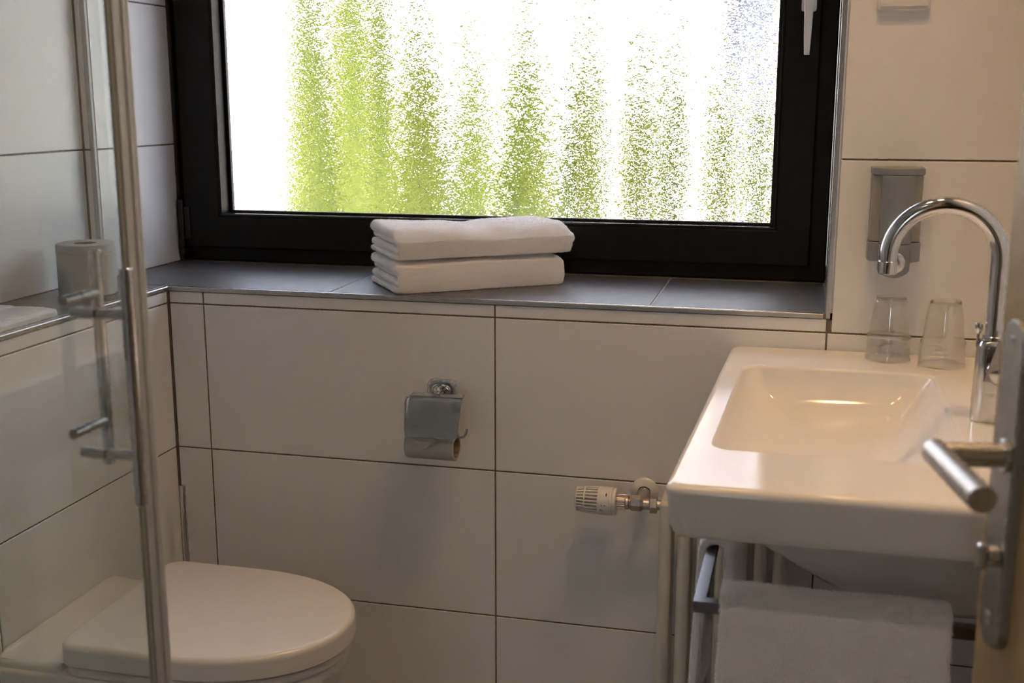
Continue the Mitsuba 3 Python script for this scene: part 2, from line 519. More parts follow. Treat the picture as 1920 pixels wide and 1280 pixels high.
add('frame', ring(UX2 - 0.004, WX + 0.001, WZ0, WZ1, (0.055, 0.055, 0.06, 0.055), 0.360, 0.43), M_FRAME, w1)
SX0, SX1, SZ0, SZ1 = UX2 + 0.014, 1.169, 0.966, 2.035
GX0, GX1, GZ0, GZ1 = -0.136, 1.0985, 1.0405, 1.955
sash = add('sash', ring(SX0, SX1, SZ0, SZ1, (GX0 - SX0, SX1 - GX1, GZ0 - SZ0, SZ1 - GZ1), 0.342, 0.42, 0.004), M_FRAME, w1)
gb, gy0, gy1 = 0.0045, 0.3445, 0.3920
add('glazing_bead', cbox(GX0 + 0.0002, GX1 - 0.0002, gy0, gy1, GZ0 + 0.0002, GZ0 + gb, 0.0008), M_GLOSS, w1, label='glossy black lower glazing bead')
add('glazing_bead', cbox(GX0 + 0.0002, GX1 - 0.0002, gy0, gy1, GZ1 - gb, GZ1 - 0.0002, 0.0008), M_FRAME, w1)
add('glazing_bead', cbox(GX0 + 0.0002, GX0 + gb, gy0, gy1, GZ0 + gb, GZ1 - gb, 0.0008), M_FRAME, w1)
add('glazing_bead', cbox(GX1 - gb, GX1 - 0.0002, gy0, gy1, GZ0 + gb, GZ1 - gb, 0.0008), M_FRAME, w1)
add('gasket', ring(GX0 + 0.0048, GX1 - 0.0048, GZ0 + 0.0048, GZ1 - 0.0048, (0.0075, 0.0075, 0.0045, 0.0075), 0.384, 0.3915, 0.001), M_RUBBER, w1)
PX0, PX1, PZ0, PZ1 = GX0 + 0.004, GX1 - 0.004, GZ0 + 0.004, GZ1 - 0.004
pane = bx(PX0, PX1, 0.392, 0.397, PZ0, PZ1)
add('pane', pane.submesh([np.nonzero(pane.face_normals[:, 1] < 0.5)[0]], append=True), 'm_clear_glass', w1, label='obscure cast glass pane with fine grain')
add('pane_relief', (np.array([[PX0, 0.397, PZ0], [PX1, 0.397, PZ0], [PX1, 0.397, PZ1], [PX0, 0.397, PZ1]]), np.array([[0, 2, 1], [0, 3, 2]])), 'm_relief_glass', w1, uv=np.array([[0, 0], [1, 0], [1, 1], [0, 1]]))
# hinge at the lower left, handle on the right stile
hg = add('hinge', cat(cyl((UX2 + 0.009, 0.338, 0.966), (UX2 + 0.009, 0.338, 1.076), 0.008, 24, c=0.001), cbox(UX2 + 0.005, UX2 + 0.030, 0.338, 0.346, 0.985, 1.06, 0.001),
                      cyl((UX2 + 0.009, 0.338, 0.948), (UX2 + 0.009, 0.338, 0.9655), 0.0072, 24, c=0.001), cbox(UX2 + 0.001, UX2 + 0.02, 0.340, 0.362, 0.950, 0.963, 0.001)), M_BLACK, w1, 30)
HXC = 1.1425
hk = add('handle', rbox(HXC - 0.0145, HXC + 0.0145, 0.3318, 0.3425, 1.4655, 1.535, 0.005), M_WHITEPL, w1, 30, label='pale grey metal handle pointing down')
add('lever', cat(capsules([((HXC, 0.325, 1.50), 0.0085), ((HXC, 0.302, 1.50), 0.009)]),
                 loft([rr(HXC - w, HXC + w, y - t, y + t, 0.0035, z, 6) for z, w, y, t in ((1.383, 0.0040, 0.2995, 0.003), (1.3835, 0.0052, 0.2995, 0.004), (1.42, 0.0068, 0.299, 0.005), (1.47, 0.0085, 0.299, 0.006), (1.505, 0.0095, 0.299, 0.007), (1.511, 0.006, 0.299, 0.004))])),
    M_WHITEPL, hk, 40)

# window of the room behind (out of the frame; its daylight comes in through the open door)
labels['window_2'] = {'label': 'window of the room behind the open door', 'kind': 'structure'}
add('frame', ring(BW[0], BW[1], BW[2], BW[3], (0.07, 0.07, 0.08, 0.07), BY0 - 0.12, BY0 - 0.05), M_WHITEPL, 'window_2')
add('pane', (np.array([[BW[0] + 0.06, BY0 - 0.085, BW[2] + 0.07], [BW[1] - 0.06, BY0 - 0.085, BW[2] + 0.07], [BW[1] - 0.06, BY0 - 0.085, BW[3] - 0.06], [BW[0] + 0.06, BY0 - 0.085, BW[3] - 0.06]]), np.array([[0, 1, 2], [0, 2, 3]])), 'm_shower_glass', 'window_2')

# ------------------------------------------------------------------ ceiling spotlights (above the frame)
for i, (x, y) in enumerate(SPOTS):
    t = thing('ceiling_spotlight', ['warm halogen ceiling spotlight above the washbasin bowl', 'warm halogen ceiling spotlight above the front edge of the washbasin', 'warm halogen ceiling spotlight above the middle of the room'][i], 'ceiling light')
    add('can', lathe([(0.0, 0.0), (0.0, -0.030), (0.034, -0.030), (0.036, -0.085), (0.040, -0.0865), (0.0425, -0.085), (0.043, -0.083), (0.043, 0.0), (0.0, 0.0)], (x, y, CEIL - 0.0005), (0, 0, 1), 40), M_BRIGHT if False else M_BLACK, t, 40)
    lamp = lathe([(0, -0.0405), (0.022, -0.0405), (0.022, -0.0305), (0, -0.0305)], (x, y, CEIL - 0.0005), (0, 0, 1), 32)
    lamp.fix_normals()
    k = add('lamp', lamp, M_WHITEPL, t)
    scene[k]['emitter'] = {'type': 'area', 'radiance': rgb(*[LAMP * c * (0.95, 0.95, 0.75)[i] for c in LAMP_RGB[i]])}

# ------------------------------------------------------------------ washbasin
BZ = 0.870


def xf(y):                                    # front edge of the basin, slightly drawn in towards the window
    return 1.0070 + (1.0365 - 1.0070) * (y + 0.79) / 0.78


def skew(l):
    l = np.array(l, float)
    w = np.clip((XR - l[:, 0]) / 0.49, 0, 1)
    l[:, 0] += w * (xf(l[:, 1]) - 1.007)
    return l


def basin_mesh():
    def O(i, z, r=0.016):
        return skew(rr(1.007 + i, XR - 0.001, -0.792 + i, -0.004, r, z, 14))
    def B(x0, x1, y0, y1, r, z):
        return skew(rr(x0, x1, y0, y1, r, z, 14))
    lo = []
    # underside: a shallow belly under the bowl, then flat, then the apron
    lo += [B(1.33, 1.45, -0.48, -0.30, 0.06, 0.622), B(1.25, 1.465, -0.56, -0.22, 0.08, 0.640), B(1.17, 1.47, -0.62, -0.17, 0.09, 0.685), B(1.09, 1.475, -0.68, -0.11, 0.08, 0.755), B(1.05, 1.48, -0.72, -0.07, 0.05, 0.800)]
    lo += [O(0.016, 0.8025), O(0.011, 0.8035), O(0.0085, 0.807), O(0.0065, 0.815), O(0.0, 0.858, 0.018)]
    for a in np.linspace(0.15, PI / 2, 7):
        e = 0.0105
        lo.append(O(e * (1 - math.cos(a)) + 0.0, 0.8590 + e * math.sin(a), 0.018))
    bx0, bx1, by0, by1 = 1.046, 1.352, -0.636, -0.152
    for k, a in enumerate(np.linspace(0, PI / 2, 6)):
        e = 0.006
        lo.append(B(bx0 - e + e * math.sin(a), bx1 + 0.012 - 0.012 * math.sin(a), by0 - e + e * math.sin(a), by1 + e - e * math.sin(a), 0.030, BZ - 0.0005 - e * (1 - math.cos(a))))
    for t in np.linspace(0.08, 1, 14):
        s = t ** 0.8
        ease = t * t
        z = 0.862 - 0.098 * (1 - (1 - t) ** 1.6)
        lo.append(B(bx0 + 0.012 * s + 0.15 * ease, bx1 - 0.060 * s - 0.065 * ease, by0 + 0.018 * s + 0.200 * ease, by1 - 0.018 * s - 0.200 * ease, 0.030 + 0.025 * t, z))
    m = loft(lo)
    m.fix_normals()
    return m


t = thing('washbasin', 'wide white ceramic washbasin with rectangular bowl at the right wall', 'washbasin')
add('basin', basin_mesh(), M_CERAMIC, t, 38)
add('drain', lathe([(0.0, 0), (0.022, 0), (0.031, -0.001), (0.033, -0.004), (0.033, -0.008), (0, -0.008)], (1.262, -0.394, 0.7685), (0, 0, 1), 40), M_CHROME, t, 40, label='chrome drain')

# ------------------------------------------------------------------ tap
FX, FYc = 1.4065, -0.412
t = thing('basin_tap', 'chrome high-arched swan-neck tap on the back deck of the washbasin', 'tap')
body = loft([rr(FX - w, FX + w, FYc - d, FYc + d, q, z, 10) for z, w, d, q in
             ((BZ, 0.0205, 0.0205, 0.010), (BZ + 0.0015, 0.0215, 0.0215, 0.011), (BZ + 0.02, 0.0213, 0.0213, 0.011), (BZ + 0.075, 0.0200, 0.0205, 0.011), (BZ + 0.102, 0.0195, 0.0195, 0.010), (BZ + 0.109, 0.017, 0.017, 0.010), (BZ + 0.112, 0.0135, 0.0135, 0.012))])
add('body', body, M_CHROME, t, 40)
RS = 0.0715
zc = 1.0895
path = [(FX, FYc, z) for z in np.linspace(BZ + 0.105, zc, 8)] + [(FX - RS + RS * math.cos(a), FYc, zc + RS * math.sin(a)) for a in np.linspace(0, PI, 40)[1:]] + [(FX - 2 * RS, FYc, zc - 0.006)]
add('spout', tube(path, 0.0118, 32), M_CHROME, t, 40)
add('collar', lathe([(0.0, 0), (0.0135, 0), (0.0145, 0.001), (0.0145, 0.006), (0.0135, 0.007), (0, 0.007)], (FX, FYc, BZ + 0.110), (0, 0, 1), 40), M_CHROME, t, 40)
add('aerator', lathe([(0.0, 0), (0.0095, 0), (0.0122, 0.001), (0.0127, 0.003), (0.0127, 0.018), (0.0118, 0.019), (0, 0.019)], (FX - 2 * RS, FYc, zc - 0.024), (0, 0, 1), 40), M_CHROME, t, 40)
add('waste_rod', cat(cyl((FX - 0.019, FYc + 0.006, BZ + 0.10), (FX - 0.019, FYc + 0.006, BZ + 0.123), 0.0022, 16),
                     lathe([(0, 0), (0.0035, 0), (0.0052, 0.004), (0.0056, 0.012), (0.0045, 0.0145), (0, 0.0155)], (FX - 0.019, FYc + 0.006, BZ + 0.118), (0, 0, 1), 24)), M_CHROME, t, 40)
# side lever on the face towards the door: dome, then a flat flap leaning outwards
lv = add('lever', lathe([(0, 0.0), (0.014, 0.0), (0.0165, 0.004), (0.0165, 0.012), (0.013, 0.017), (0, 0.0185)], (FX + 0.006, FYc - 0.019, BZ + 0.072), (0, -1, 0), 40), M_CHROME, t, 40)
flap = loft([np.array([(FX - 0.0135 + 0.0125 * s_, FYc - 0.033 - 0.012 * s_, 0), (FX + 0.026, FYc - 0.033 - 0.012 * s_, 0), (FX + 0.026, FYc - 0.0295 - 0.011 * s_, 0), (FX - 0.0135 + 0.0125 * s_, FYc - 0.0295 - 0.011 * s_, 0)]) + np.array([0, 0, z])
             for s_, z in ((0, BZ + 0.060), (0.5, BZ + 0.086), (0.9, BZ + 0.110), (1.0, BZ + 0.1165), (1.12, BZ + 0.1185))])
add('flap', flap, M_RAIL, lv)
txt = meshkit.text_mesh('VIG', 0.0046, 0.0004)
txt = place(txt, [[1, 0, 0, FX - 0.0078], [0, 0, -1, FYc - 0.0209], [0, 1, 0, BZ + 0.036], [0, 0, 0, 1]])
add('lettering', txt, M_DARKTEXT, t, label='small dark lettering on the tap body')

# ------------------------------------------------------------------ drinking glasses, upside down
def tumbler(x, y, label):
    prof = [(0.0371, 0.0026), (0.0368, 0.015), (0.0362, 0.0368), (0.0340, 0.0416), (0.0336, 0.044), (0.0325, 0.060), (0.0305, 0.078), (0.0275, 0.096), (0.0258, 0.1005)]
    m = cat(lathe(prof, (x, y, BZ + 0.0004), (0, 0, 1), 56), lathe([(r_ - 0.0018, h) for r_, h in prof], (x, y, BZ + 0.0004), (0, 0, 1), 56))
    key = thing('drinking_glass', label, 'glass')
    add('wall', m, 'm_tumbler', key, 50)
    z = BZ + 0.0004
    def ringm(R, zz, a, b):
        return lathe([(R - a, zz), (R - a * 0.3, zz - b), (R, zz - b * 0.4), (R, zz + b * 0.4), (R - a * 0.3, zz + b), (R - a, zz)], (x, y, z), (0, 0, 1), 56)
    add('rim', ringm(0.0371, 0.0012, 0.0020, 0.0012), 'm_clear_glass', key, 50)
    add('band', ringm(0.0361, 0.0392, 0.0024, 0.0022), 'm_clear_glass', key, 50)
    add('base', lathe([(0.0, 0.0975), (0.0190, 0.0980), (0.0225, 0.0965), (0.0252, 0.1010), (0.0244, 0.1050), (0.0232, 0.1078), (0.0205, 0.1086), (0.0, 0.1070)], (x, y, z), (0, 0, 1), 56), 'm_clear_glass', key, 50)


tumbler(1.300, -0.049, 'clear upturned drinking glass on the washbasin, under the soap dispenser')
tumbler(1.3835, -0.078, 'clear upturned drinking glass on the washbasin, nearest to the tap')

# ------------------------------------------------------------------ soap dispenser
DX = 1.2985
t = thing('soap_dispenser', 'silver grey wall soap dispenser with clear side tanks above the glasses', 'soap dispenser')


def bow(hw, d0, d1, n=25, back=0.0):
    xs = np.linspace(-hw, hw, n)
    front = [(DX + x, -(d0 + (d1 - d0) * (1 - (abs(x) / hw) ** 1.5))) for x in xs]
    return Polygon([(DX - hw, -back)] + front + [(DX + hw, -back)])


def slab(poly, z0, z1, ch=0.0012):
    c = outline_resample(poly.buffer(-0.002).buffer(0.002), 96)
    nr = loop_normals(c)
    lo = []
    for z, i in ((z0, ch), (z0 + ch, 0), (z1 - ch, 0), (z1, ch)):
        q = c - nr * i
        lo.append(np.column_stack([q, np.full(len(q), z)]))
    return loft(lo)


add('backplate', slab(bow(0.0400, 0.010, 0.012), 1.05, 1.180), M_SILVER, t, 35)
add('cap', slab(bow(0.0418, 0.046, 0.072), 1.1782, 1.1895), M_SILVER, t, 35)
add('tank', slab(bow(0.0398, 0.045, 0.055, back=0.0105), 1.068, 1.1778), M_SMOKE, t, 35, label='clear greyish plastic tank')
add('cover', slab(bow(0.0255, 0.061, 0.074, back=0.050), 1.0665, 1.1780), M_SILVER, t, 35, label='silver grey front cover')
bot = slab(bow(0.0418, 0.047, 0.060, back=0.0125), 1.036, 1.0672)
v = bot.vertices.copy()
low = v[:, 2] < 1.05
v[low, 2] += 0.010 * (np.abs(v[low, 0] - DX) / 0.0418 < 0.0) + 0.012 * np.clip(1 - np.abs(v[low, 0] - DX) / 0.0418, 0, 1) * -0.4
bot.vertices = v
add('bottom_shell', bot, M_SILVER, t, 35)
ps = slab(bow(0.0255, 0.061, 0.0755, back=0.048), 1.0105, 1.0660, 0.003)
v = ps.vertices.copy()
low = v[:, 2] < 1.02
v[low, 2] += 0.009 * np.clip(np.abs(v[low, 0] - DX) / 0.0255, 0, 1) ** 2.2
ps.vertices = v
add('push_lever', ps, M_SILVER, t, 35)
oval = lathe([(0.0, -0.004)] + [(math.sin(a), 0.004 * 0 + 0.0036 * (math.cos(a) - 0.2)) for a in np.linspace(PI / 2, 0.0, 14)], (0, 0, 0), (0, -1, 0), 48)
v = oval.vertices.copy()
oval.vertices = np.column_stack([DX + 0.003 + v[:, 0] * 0.0150, -0.0745 + v[:, 1], 1.0365 + v[:, 2] * 0.0168])
add('button', oval, M_CHROME, f'{t}__push_lever', 30, label='oval chrome button')

# ------------------------------------------------------------------ wall switch at the top
t = thing('light_switch', 'white square light switch on the tiles above the soap dispenser', 'light switch')
add('plate', rbox(1.2505, 1.3325, -0.0125, 0.001, 1.4405, 1.5225, 0.004), M_WHITEPL, t, 35)
rk = bx(0, 1, 0, 1, 0, 1)
rk = loft([np.array([(1.2555, -0.011, z0), (1.3275, -0.011, z0), (1.3275, d, z0), (1.2555, d, z0)]) for z0, d in ((1.4475, -0.0155), (1.481, -0.0175), (1.516, -0.0140))])
add('rocker', rk, M_WHITEPL, t)

# ------------------------------------------------------------------ toilet-paper holder
t = thing('toilet_paper_holder', 'chrome toilet paper holder with curved cover on the tiles below the sill', 'toilet paper holder')
add('mount', loft([np.array([(p[0], y, p[1]) for p in rr(0.4675 + i, 0.5255 - i, 0.7205 + i, 0.7765 - i, 0.012, 0, 8)[:, :2]]) for y, i in ((0.0, 0.0), (-0.006, 0.0), (-0.0085, 0.0015), (-0.0095, 0.005), (-0.0095, 0.009), (-0.013, 0.0105), (-0.0145, 0.013))]), M_CHROME, t, 35)
add('post', capsules([((0.4990, -0.012, 0.7590), 0.0095), ((0.5010, -0.050, 0.7650), 0.0075)], 28), M_CHROME, t, 40)
# cover: a curved sheet, 2 mm thick
arc = np.array([(-0.044, 0.7570), (-0.052, 0.7568), (-0.0575, 0.7555), (-0.0625, 0.7525)] + [(-0.0625 - 0.042 * t ** 0.85 + 0.004 * t * t, 0.7525 - 0.066 * t - 0.004 * math.sin(PI * t)) for t in np.linspace(0.06, 1, 24)])
tg = np.gradient(arc, axis=0)
nn = np.stack([tg[:, 1], -tg[:, 0]], 1)
nn /= np.linalg.norm(nn, axis=1, keepdims=True)
lo = []
L = len(arc)
for k in range(L):
    p, q = arc[k], arc[k] + nn[k] * 0.0018
    rad = 0.008
    dist = np.linalg.norm(arc[-1] - arc[k]) if k > L - 8 else 1
    ins = rad - math.sqrt(max(rad ** 2 - (rad - dist) ** 2, 0)) if dist < rad else 0
    x0, x1 = 0.4515 + ins, 0.5535 - ins
    lo.append(np.array([(x0, p[0], p[1]), (x1, p[0], p[1]), (x1, q[0], q[1]), (x0, q[0], q[1])]))
add('cover', loft(lo), M_CHROME, t, 30)
add('tongue', loft([rr(0.490, 0.512, -0.0600, -0.040, 0.004, z, 6) for z in (0.7575, 0.7610)]), M_CHROME, t, 30)
wire = [(0.462, -0.056, 0.7535), (0.449, -0.056, 0.7535), (0.443, -0.057, 0.751), (0.4405, -0.058, 0.744), (0.4405, -0.0625, 0.690), (0.4420, -0.063, 0.6835), (0.448, -0.0635, 0.6805), (0.50, -0.0635, 0.6805), (0.548, -0.0635, 0.6805), (0.5560, -0.0635, 0.683), (0.5605, -0.0635, 0.690), (0.5630, -0.0635, 0.699)]
add('wire', tube(wire, 0.0024, 14), M_CHROME, t, 45)


def paper_roll(name, label, origin, axis, R, H, hole, seed):
    k = thing(name, label, 'toilet paper')
    a, b, d = frame_of(axis)
    seg = 64
    ang = np.arange(seg) * 2 * PI / seg
    def lp(rad, h, wob=0.0):
        r_ = rad * (1 + wob * np.sin(3 * ang + seed))
        return np.array(origin) + h * d + r_[:, None] * (np.cos(ang)[:, None] * a + np.sin(ang)[:, None] * b)
    m = loft([lp(hole, 0.001), lp(R - 0.003, 0), lp(R - 0.001, 0.001, 0.006), lp(R, 0.004, 0.010), lp(R, H - 0.004, 0.010), lp(R - 0.001, H - 0.001, 0.006), lp(R - 0.003, H), lp(hole + 0.001, H - 0.001)], False, False)
    add('paper', m, M_PAPER, k, 40)
    core = loft([lp(hole, 0.0005), lp(hole, H - 0.0005), lp(hole - 0.0012, H - 0.0005), lp(hole - 0.0012, 0.0005), lp(hole, 0.0005)], False, False)
    add('core', core, M_CARD, k, 40, label='grey cardboard core')
    return k, (a, b, d)


hr, _ = paper_roll('toilet_paper_roll', 'nearly used up white toilet paper roll hanging in the chrome holder', (0.4465, -0.0635, 0.6635), (1, 0, 0), 0.0275, 0.0965, 0.0200, 0.3)
# the folded tip of the loose end
tip = np.array([(0.4660, -0.0930, 0.684), (0.5125, -0.0930, 0.684), (0.5125, -0.0950, 0.680), (0.4890, -0.0965, 0.6650), (0.4660, -0.0950, 0.680)])
add('folded_tip', loft([tip, tip + np.array([0, -0.0012, 0])]), M_PAPER, hr)
k2, _ = paper_roll('toilet_paper_roll', 'white spare toilet paper roll standing on the grey ledge behind the shower glass', (-0.176, -0.118, SILL + 0.0004), (0, 0, 1), 0.0535, 0.098, 0.0200, 1.2)
seg = 40
ang = np.linspace(-2.1, 0.5, seg)
flapv = []
for zz, rr_ in ((SILL + 0.088, 0.0540), (SILL + 0.0800, 0.0549)):
    flapv.append([(-0.176 + rr_ * math.cos(a), -0.118 + rr_ * math.sin(a), zz + 0.0016 * math.sin(a * 9) - 0.004 * (a + 0.8)) for a in ang])
fv = np.array(flapv[0] + flapv[1])
ff = [[i, i + 1, seg + i + 1, seg + i] for i in range(seg - 1)]
add('loose_end', (fv, np.array(ff)), M_PAPER, k2, True)

# ------------------------------------------------------------------ flush plate on the ledge
t = thing('flush_plate', 'pale flat flush plate with two buttons lying on the ledge above the toilet', 'flush plate')
z0 = SILL
add('plate', loft([rr(-0.250 + i, -0.092 - i, -0.585 + i, -0.322 - i, 0.022, z, 10) for z, i in ((z0 + 0.0003, 0.0), (z0 + 0.006, 0.0), (z0 + 0.0095, 0.0012), (z0 + 0.0112, 0.006), (z0 + 0.0125, 0.018))]), M_FLUSH, t, 35)
add('button', loft([rr(-0.236 + i, -0.170 - i, -0.570 + i, -0.338 - i, 0.010, z, 8) for z, i in ((z0 + 0.011, 0), (z0 + 0.0137, 0), (z0 + 0.0147, 0.002))]), M_FLUSH, t, 35)
add('button', loft([rr(-0.167 + i, -0.106 - i, -0.570 + i, -0.338 - i, 0.010, z, 8) for z, i in ((z0 + 0.011, 0), (z0 + 0.0135, 0), (z0 + 0.0145, 0.002))]), M_FLUSH, t, 35)

# ------------------------------------------------------------------ toilet
TY = -0.420


def dshape(xb, xs, xt, hw, rc, z, n=40, yc=TY, p=2.15):
    """D outline: straight back at xb with corner radius rc, straight sides to xs, rounded nose to xt"""
    pts = []
    for k in range(n + 1):                    # nose, from +y side round to -y side
        a = PI / 2 - PI * k / n
        c, s = math.cos(a), math.sin(a)
        pts.append((xs + (xt - xs) * abs(c) ** (2 / p), yc + hw * math.copysign(abs(s) ** (2 / p), s)))
    for cx, cy, a0 in ((xb + rc, yc - hw + rc, -PI / 2), (xb + rc, yc + hw - rc, PI)):
        for k in range(9):
            a = a0 - PI / 2 * k / 8
            pts.append((cx + rc * math.cos(a), cy + rc * math.sin(a)))
    return np.array([(x, y, z) for x, y in pts])[::-1]


t = thing('toilet', 'white wall-hung toilet with closed lid on the left wall', 'toilet')
lid = [dshape(0.041, 0.215, 0.458, 0.174, 0.030, 0.4255)]
lid += [dshape(0.038, 0.215, 0.462, 0.178, 0.032, z) for z in (0.4275, 0.453)]
for a in np.linspace(0.25, PI / 2, 6):
    e = 0.010
    i = e * (1 - math.cos(a))
    lid.append(dshape(0.038 + i, 0.215, 0.462 - i, 0.178 - i, 0.032, 0.454 + e * math.sin(a)))
lid.append(dshape(0.075, 0.215, 0.43, 0.140, 0.02, 0.4655))
add('lid', loft(lid), M_LID, t, 40)
add('seat', loft([dshape(0.043, 0.215, 0.457 - i, 0.173 - i, 0.03, z) for z, i in ((0.4085, 0.002), (0.411, 0), (0.420, 0), (0.4225, 0.003))]), M_LID, t, 40)
bowl = []
for z, xb, xs, xt, hw, q in ((0.070, LX + 0.001, 0.00, 0.170, 0.095, 2.0), (0.100, LX + 0.001, 0.02, 0.235, 0.110, 2.0), (0.18, LX + 0.001, 0.06, 0.320, 0.135, 2.0), (0.27, LX + 0.001, 0.12, 0.390, 0.156, 2.05), (0.34, LX + 0.001, 0.18, 0.430, 0.168, 2.1), (0.385, LX + 0.001, 0.21, 0.448, 0.173, 2.15), (0.400, LX + 0.001, 0.215, 0.452, 0.174, 2.15), (0.4050, LX + 0.001, 0.215, 0.448, 0.170, 2.15), (0.4065, LX + 0.001, 0.215, 0.440, 0.162, 2.15)):
    bowl.append(dshape(xb, xs, xt, hw, 0.012, z, p=q))
bm = loft(bowl)
# concave ceramic flare up the wall behind the lid
deck = loft([rr(LX + 0.001, 0.036, TY - 0.168 + i, TY + 0.173 - i, 0.010, z, 8) for z, i in ((0.395, 0.0), (0.411, 0.0), (0.4155, 0.0012), (0.4185, 0.0042), (0.4195, 0.0090))])
fl = []
for y, k in [(TY - 0.1660 + q * 0.022, math.sin(q * PI / 2)) for q in np.linspace(0.08, 1, 7)] + [(TY + 0.1710 - q * 0.030, math.sin(q * PI / 2)) for q in np.linspace(1, 0.08, 8)]:
    w, hgt = 0.026 + 0.020 * k, 0.0085 * k
    prof = [(LX + 0.001, 0.410), (LX + w, 0.410)] + [(LX + w - (w - 0.005) * math.sin(a), 0.4196 + hgt * (1 - math.cos(a))) for a in np.linspace(0, PI / 2, 10)] + [(LX + 0.0025, 0.4196 + hgt - 0.0004), (LX + 0.001, 0.4196 + hgt - 0.002 * k)]
    fl.append(np.array([(x, y, z) for x, z in prof]))
add('bowl', cat(bm, deck, loft(fl)), M_CERAMIC, t, 45)
add('hinge', cyl((0.052, TY - 0.080, 0.4075), (0.052, TY - 0.080, 0.4255), 0.010, 24), M_CHROME, t, 40)
add('hinge', cyl((0.052, TY + 0.080, 0.4075), (0.052, TY + 0.080, 0.4255), 0.010, 24), M_CHROME, t, 40)

# ------------------------------------------------------------------ toilet brush in the corner
t = thing('toilet_brush', 'toilet brush with thin chrome handle standing in the corner behind the toilet', 'toilet brush')
BX, BY = -0.0345, -0.062
add('handle', cat(cyl((BX, BY, 0.27), (BX, BY, 0.540), 0.0062, 24, c=0.0008), cyl((BX, BY, 0.225), (BX, BY, 0.272), 0.024, 32, c=0.003)), M_CHROME, t, 35)
add('holder', lathe([(0, 0), (0.036, 0), (0.038, 0.002), (0.038, 0.222), (0.0365, 0.225), (0.034, 0.222), (0.034, 0.006), (0, 0.006)], (BX + 0.002, BY, 0.0), (0, 0, 1), 40), M_CHROME, t, 35)

# ------------------------------------------------------------------ radiator and its thermostatic valve
t = thing('radiator', 'off-white tubular radiator on the back wall under the washbasin', 'radiator')
RX0, PITCHR = 0.9395, 0.0335
for k in range(7):
    x = RX0 + k * PITCHR
    for ya in (-0.102, -0.045):
        add('tube', capsules([((x, ya, 0.085), 0.0115), ((x, ya, 0.595), 0.0115)], 20), M_RAD, t, 45)
for za, zb in ((0.556, 0.602), (0.07, 0.115)):
    add('header', rbox(0.928, 0.928 + 7 * PITCHR, -0.112, -0.036, za, zb, 0.010), M_RAD, t, 45)
for xa in (0.99, 1.10):
    add('bracket', bx(xa, xa + 0.02, -0.05, 0.0, 0.54, 0.56), M_RAD, t)

t = thing('radiator_valve', 'thermostatic radiator valve with white ribbed head beside the radiator', 'radiator valve')
VY, VZ = -0.052, 0.5768


def ribbed_head():
    seg, X0, X1 = 240, 0.7685, 0.8330
    ang = np.arange(seg) * 2 * PI / seg
    rib = (np.cos(ang * 24) > -0.25).astype(float)
    lo = []
    for s in [0.0, 0.01, 0.03, 0.05, 0.051, 0.26, 0.261, 0.295, 0.296, 0.66, 0.661, 0.98, 1.0]:
        x = X0 + (X1 - X0) * s
        base = 0.0215 + 0.0045 * min(1, s * 2.2) ** 0.7 if s > 0.02 else (0.0175 if s == 0 else 0.0200)
        slot = (0.051 <= s <= 0.26) or (0.296 <= s <= 0.66)
        r_ = base - (0.0095 * (1 - rib) if slot else 0)
        r_ = np.broadcast_to(r_, (seg,))
        lo.append(np.stack([np.full(seg, x), VY + r_ * np.cos(ang), VZ + r_ * np.sin(ang)], 1))
    m = loft(lo)
    m.fix_normals()
    return m


hd = add('head', ribbed_head(), M_WHITEPL, t, 30, label='white ribbed thermostat head')
for i, a in enumerate((-2.55, -2.05, -1.55, -1.05)):
    pass
add('scale_mark', cat(bx(0.8185, 0.8205, VY - 0.0262, VY - 0.024, VZ - 0.001, VZ + 0.0002), bx(0.8235, 0.8275, VY - 0.0262, VY - 0.024, VZ - 0.001, VZ + 0.0002), bx(0.8165, 0.8205, VY - 0.0245, VY - 0.0225, VZ - 0.0105, VZ - 0.0092), bx(0.8265, 0.8282, VY - 0.0215, VY - 0.0170, VZ + 0.0160, VZ + 0.0205)), M_DARKTEXT, hd)
add('ring', lathe([(0.0235, 0), (0.0262, 0.0), (0.0262, 0.0035), (0.0235, 0.0045), (0.0235, 0.006), (0.0255, 0.0065), (0.0250, 0.010), (0.017, 0.0112), (0.0, 0.0112)], (0.8334, VY, VZ), (1, 0, 0), 48), M_WHITEPL, t, 30)
seg = 120
ang = np.arange(seg) * 2 * PI / seg
kn = 0.0145 - 0.0011 * (np.cos(ang * 18) > 0.2)
add('collar', cat(loft([np.stack([np.full(seg, x), VY + r_ * np.cos(ang), VZ + r_ * np.sin(ang)], 1) for x, r_ in ((0.8446, kn - 0.001), (0.8456, kn), (0.8600, kn), (0.8610, kn - 0.001))]), cyl((0.861, VY, VZ), (0.8665, VY, VZ), 0.0132, 32, c=0.0006)), M_NICKEL, t, 30)
vb = cat(cyl((0.8665, VY, VZ), (0.905, VY, VZ), 0.0105, 32, c=0.001), lathe([(0, 0), (0.013, 0), (0.0152, 0.003), (0.0152, 0.019), (0.013, 0.022), (0, 0.022)], (0.869, VY, VZ), (1, 0, 0), 8), capsules([((0.886, VY, VZ), 0.0128), ((0.8885, -0.018, VZ + 0.0045), 0.0125)], 24), cyl((0.8885, -0.022, VZ + 0.0055), (0.8885, 0.0, VZ + 0.006), 0.0115, 24))
add('body', vb, M_NICKEL, t, 30)
add('union_nut', cat(cyl((0.9055, VY, VZ), (0.9185, VY, VZ), 0.0160, 6, c=0.001), cyl((0.9185, VY, VZ), (0.929, VY, VZ), 0.009, 24)), M_NICKEL, t)
add('rosette', lathe([(0.012, 0), (0.0265, 0), (0.0265, 0.001), (0.0225, 0.0055), (0.0135, 0.0085), (0.012, 0.0085), (0.012, 0)], (0.8885, -0.0001, VZ + 0.0065), (0, -1, 0), 48), M_WHITEPL, t, 40)

